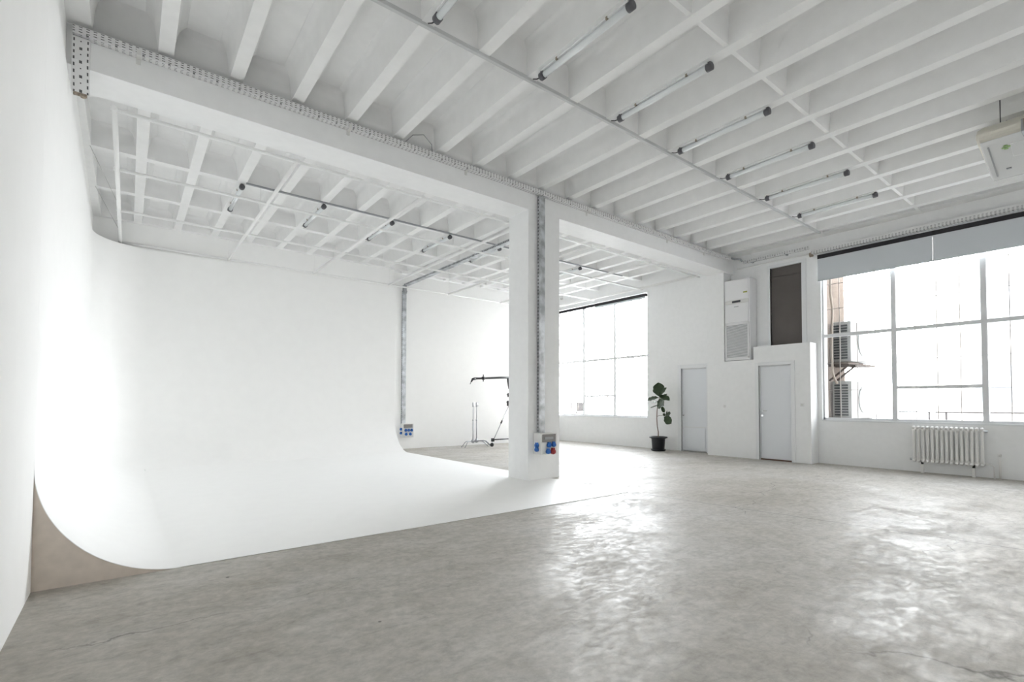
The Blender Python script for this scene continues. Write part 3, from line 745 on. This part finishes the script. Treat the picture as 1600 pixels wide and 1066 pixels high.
# ------------------------------------------------------------ grip stands and boom stand by the far wall
def cstand(x, y, h, label, ang, group='steel grip stands by the far wall'):
    t = thing('grip_stand', label, 'grip stand', (x, y, 0), group)
    MB().tube([(x, y, .13), (x, y, h*.62)], .014, 12).build('lower_column', 'satin', t)
    MB().tube([(x, y, h*.60), (x, y, h-.10)], .010, 12).build('upper_column', 'satin', t)
    MB().lathe((x, y, h*.60), [(.02, -.03), (.022, -.02), (.022, .02), (.014, .03)], 14).build('collar', 'steel', t)
    MB().lathe((x, y, h-.14), [(.018, 0), (.026, .01), (.026, .10), (.018, .14)], 12).tube([(x, y, h-.10), (x+.07, y, h-.10)], .009, 8).tube([(x, y, h-.03), (x+.06, y, h-.03)], .008, 8).build('grip_head', 'steel', t)
    MB().lathe((x, y, .11), [(.025, 0), (.04, .01), (.04, .10), (.025, .13)], 14).box(x-.05, x+.05, y-.03, y+.03, .13, .20).build('leg_collar', 'steel', t)
    for a in ang:
        c, s_ = math.cos(a), math.sin(a)
        MB().tube([(x, y, .17), (x+c*.24, y+s_*.24, .175), (x+c*.30, y+s_*.30, .16), (x+c*.46, y+s_*.46, .012)], .011, 10).build('leg', 'satin', t)
cstand(8.17, 12.40, 1.33, 'chrome grip stand with its folded leg reaching toward the cyclorama', (3.3, 3.6, 5.6))
cstand(8.335, 12.46, 1.33, 'chrome grip stand standing between its twin and the boom stand', (5.5, 5.85, -.1))
bo = thing('boom_stand', 'tall black boom stand on wheels half hidden behind the pillar', 'boom stand', (9.48, 12.2, 0))
bxx, byy = 9.47, 12.2
MB().tube([(bxx, byy, .18), (bxx, byy, 1.35)], .019, 14).build('lower_column', 'satin', bo)
MB().tube([(bxx, byy, 1.3), (bxx, byy, 2.0)], .024, 14).build('upper_column', 'black', bo)
MB().box(bxx-.15, bxx+.06, byy-.05, byy+.05, 1.22, 1.38).tube([(bxx-.1, byy, 1.34), (bxx-.20, byy, 1.34)], .012, 8).build('clamp', 'black', bo)
MB().box(bxx-.13, bxx+.05, byy-.045, byy+.045, 1.50, 1.62).tube([(bxx-.1, byy, 1.57), (bxx-.19, byy, 1.57)], .012, 8).build('collar', 'black', bo)
MB().prism([(bxx-.17, byy-.04, 2.12), (bxx+.05, byy-.04, 2.12), (bxx+.03, byy-.04, 1.75), (bxx-.10, byy-.04, 1.75), (bxx-.15, byy-.04, 1.98)], (0, .08, 0)).build('boom_head', 'black', bo)
MB().tube([(9.55, byy-.02, 2.115), (9.0, byy-.02, 2.09), (8.35, byy-.02, 2.045), (8.05, byy-.02, 2.03)], [.036, .034, .028, .03], 14).build('boom_arm', 'black', bo)
MB().tube([(8.10, byy-.02, 2.03), (8.0, byy-.02, 2.01), (7.95, byy-.02, 1.93)], [.04, .036, .02], 12).tube([(7.95, byy-.02, 1.93), (7.91, byy-.02, 1.86)], .01, 8).build('boom_tip', 'black', bo)
MB().lathe((8.38, byy-.02, 2.05), [(.045, -.04), (.05, 0), (.045, .04)], 14, 'x').box(8.37, 8.39, byy-.03, byy-.01, 1.95, 2.16).build('boom_knob', 'black', bo)
for (a, c, w_) in (((bxx-.10, byy, 1.24), (8.72, byy-.10, .22), .011), ((bxx, byy-.02, 1.24), (9.9, 11.6, .22), .011), ((bxx, byy+.02, 1.24), (9.9, 12.7, .22), .011)):
    lg = MB().tube([a, c], w_, 10).build('brace', 'satin', bo)
    a, c = Vector(a), Vector(c); mid = a.lerp(c, .50); d = (c-a).normalized()*.05
    MB().tube([mid-d, mid+d], .024, 10).build('brace_joint', 'black', lg)
for (fx, fy) in ((8.68, 12.1), (9.93, 11.57), (9.93, 12.73)):
    leg = MB().tube([(bxx, byy, .20), (fx, fy, .205)], .017, 10).box(fx-.04, fx+.04, fy-.03, fy+.03, .15, .25).build('leg', 'black', bo)
    MB().tube([(fx, fy, .17), (fx-.05, fy-.01, .10), (fx-.05, fy-.01, .06)], .009, 8).build('fork', 'steel', leg)
    MB().lathe((fx-.05, fy-.03, .06), [(.03, -.018), (.058, -.015), (.058, .015), (.03, .018)], 20, 'y').build('caster', 'rubber', leg)

# ------------------------------------------------------------ hanging cooler at the ceiling edge of the picture
hv = thing('ceiling_air_conditioner', 'beige and glossy white air conditioner hanging from the ceiling above the window blind', 'air conditioner', (9.0, .6, 4.7))
side = [(8.36, 4.70), (8.42, 4.62), (8.55, 4.57), (8.75, 4.55), (9.35, 4.55), (9.35, 4.86), (8.75, 4.86), (8.50, 4.80)]
def slab_xz(prof, y0, y1): return MB().prism([(x, y0, z) for x, z in prof], (0, y1-y0, 0))
slab_xz([(8.30, 4.66), (8.34, 4.60), (8.45, 4.565), (9.30, 4.44), (9.36, 4.50), (9.36, 4.86), (8.62, 4.86), (8.40, 4.76)], -.55, 1.26).build('housing', 'cream', hv, bevel=.035)
slab_xz([(8.37, 4.580), (8.47, 4.555), (9.20, 4.33), (9.26, 4.34), (9.26, 4.44), (8.50, 4.60)], -.50, 1.235).build('outlet_panel', 'glossy', hv, bevel=.02)
slab_xz([(8.50, 4.538), (9.12, 4.347), (9.12, 4.351), (8.50, 4.542)], 1.16, 1.175).build('panel_seam', 'grille', hv)
slab_xz([(8.55, 4.522), (8.80, 4.445), (8.81, 4.455), (8.56, 4.534)], .62, .98).build('louvre', 'glossy', hv, bevel=.008)
MB().box(8.31, 8.62, .68, .86, 4.545, 4.70).build('intake_box', 'grille', hv, bevel=.01)
s = MB()
for i in range(7): s.box(8.302, 8.325, .69+i*.022, .70+i*.022, 4.56, 4.69)
s.build('intake_slots', 'orange', hv)
lf = MB()
for (dx, dy) in ((0, 0), (.035, .02), (.03, -.025), (.06, .0)): lf.lathe((8.56+dx, 1.02+dy, 4.521-dx*.30), [(.022, 0), (.022, .004)], 12)
lf.build('leaf_sticker', 'green', hv)
MB().box(9.0, 9.05, 1.02, 1.07, 4.38, 4.392).box(9.10, 9.14, .80, .86, 4.345, 4.357).build('panel_catches', 'capgrey', hv)
for (x, y) in ((8.72, 1.08), (8.72, -.3), (9.2, -.3), (9.2, 1.08)): MB().tube([(x, y, 4.84), (x, y, ZS)], .006, 8).build('hanger_rod', 'capgrey', hv)
dt = thing('cable_duct', 'pale vertical duct hanging at the top corner of the picture', 'duct', (5.75, .62, 4.8))
MB().box(5.78, 5.90, .50, .60, 4.78, ZS).build('duct_body', 'cream', dt, bevel=.004)
MB().box(5.76, 5.78, .57, .61, 4.80, 4.90).build('duct_clip', 'capgrey', dt)

# ------------------------------------------------------------ outside
MB().box(12.6, 90, -50, 60, -.35, -.15).build('ground', 'ground', kind='structure')
MB().box(12.46, 13.95, 4.56, 5.0, -.15, 7).build('exterior_wall', 'outwall', kind='structure')
def outdoor_unit(z0, z1, label):
    t = thing('outdoor_unit', label, 'air conditioner', (13.6, 4.32, z0), 'outdoor cooling units')
    MB().box(13.02, 14.2, 4.13, 4.52, z0, z1).build('casing', 'outcase', t, bevel=.012)
    m = MB(); n = max(6, int((z1-z0-.1)/.062))
    for i in range(n):
        z = z0+.06+i*(z1-z0-.12)/n
        m.box(13.008, 13.03, 4.20, 4.325, z, z+.040).box(13.008, 13.03, 4.35, 4.475, z, z+.040)
    m.build('coil_louvres', 'outlouver', t)
    MB().lathe((13.75, 4.125, (z0+z1)/2), [(.30, 0), (.31, -.012), (.29, -.02), (.02, -.022)], 28, 'y').build('fan_guard', 'outcase', t)
    return t
outdoor_unit(2.29, 3.22, 'upper outdoor cooling unit on the wall bracket seen through the window')
outdoor_unit(0.98, 1.84, 'lower outdoor cooling unit below the wall bracket seen through the window')
sh = thing('wall_bracket', 'wooden and steel wall bracket carrying the upper outdoor unit', 'bracket', (13.2, 4.3, 2.24))
MB().box(12.80, 14.6, 4.12, 4.54, 2.22, 2.26).build('shelf', 'outrust', sh)
for x in (12.95, 13.35): MB().bar((x, 4.55, 1.85), (x, 4.15, 2.2), .04).box(x-.02, x+.02, 4.15, 4.56, 2.18, 2.22).build('strut', 'outrust', sh)
ls = thing('wall_bracket', 'lower wall bracket carrying the bottom outdoor unit', 'bracket', (13.4, 4.3, .9))
MB().box(12.9, 14.3, 4.12, 4.54, .93, .98).build('shelf', 'outrust', ls)
for x in (13.05, 13.5): MB().bar((x, 4.55, .5), (x, 4.15, .9), .04).build('strut', 'outrust', ls)
hp = MB().tube([(12.72, 4.42, 4.4), (12.74, 4.44, 3.9), (12.80, 4.42, 3.5), (12.74, 4.42, 2.9), (12.72, 4.42, 2.4), (12.76, 4.42, 2.05), (12.86, 4.42, 1.90), (12.97, 4.40, 1.78)], .026, 10)
tag(hp.build('refrigerant_pipe', 'hose'), 'wrapped beige pipe curving down the outside wall to the lower cooling unit', 'pipe')
rl = thing('terrace_railing', 'thin railing outside the large window close to the horizon', 'railing', (17, 0, -.15))
MB().bar((17, -9, 1.10), (17, 4.3, 1.10), .05, .04).build('top_rail', 'rail', rl)
for y in (3.6, 3.25, 0.0, -3.0, -6.0): MB().bar((17, y, -.15), (17, y, 1.08), .04).build('post', 'rail', rl)
ob = thing('distant_building', 'pale building washed out by glare across the yard, bulk added to dim the large window', 'building', (30, -4, -.15))
OX, OY0, OY1, OZ = 27.0, -16.0, 5.5, 12.0  # faint building, its bulk and height invented to block low sky from the window
wl = MB().box(OX, OX+9, OY0, OY1, -.2, OZ).build('walls', 'bld', ob)
MB().box(OX-.3, OX+9.3, OY0-.3, OY1+.3, OZ, OZ+.35).build('roof', 'bld2', ob)
for zz in (1.2, 4.4):
    for k in range(6):
        y = OY0+1.6+k*3.4
        fw_ = MB().box(OX-.06, OX+.02, y, y+1.7, zz, zz+1.8).build('window', 'bld2', ob)
        MB().box(OX-.08, OX-.05, y+.1, y+1.6, zz+.1, zz+1.7).build('window_pane', 'bldpane', fw_)
vb = thing('vent_box', 'small grey box outside at the bottom of the far window', 'vent box', (16.2, 15.9, 1.0))
MB().box(16.0, 16.4, 15.8, 16.3, .95, 1.35).build('vent_casing', 'rail', vb)
MB().box(16.15, 16.2, 16.0, 16.05, -.15, .95).build('vent_post', 'rail', vb)
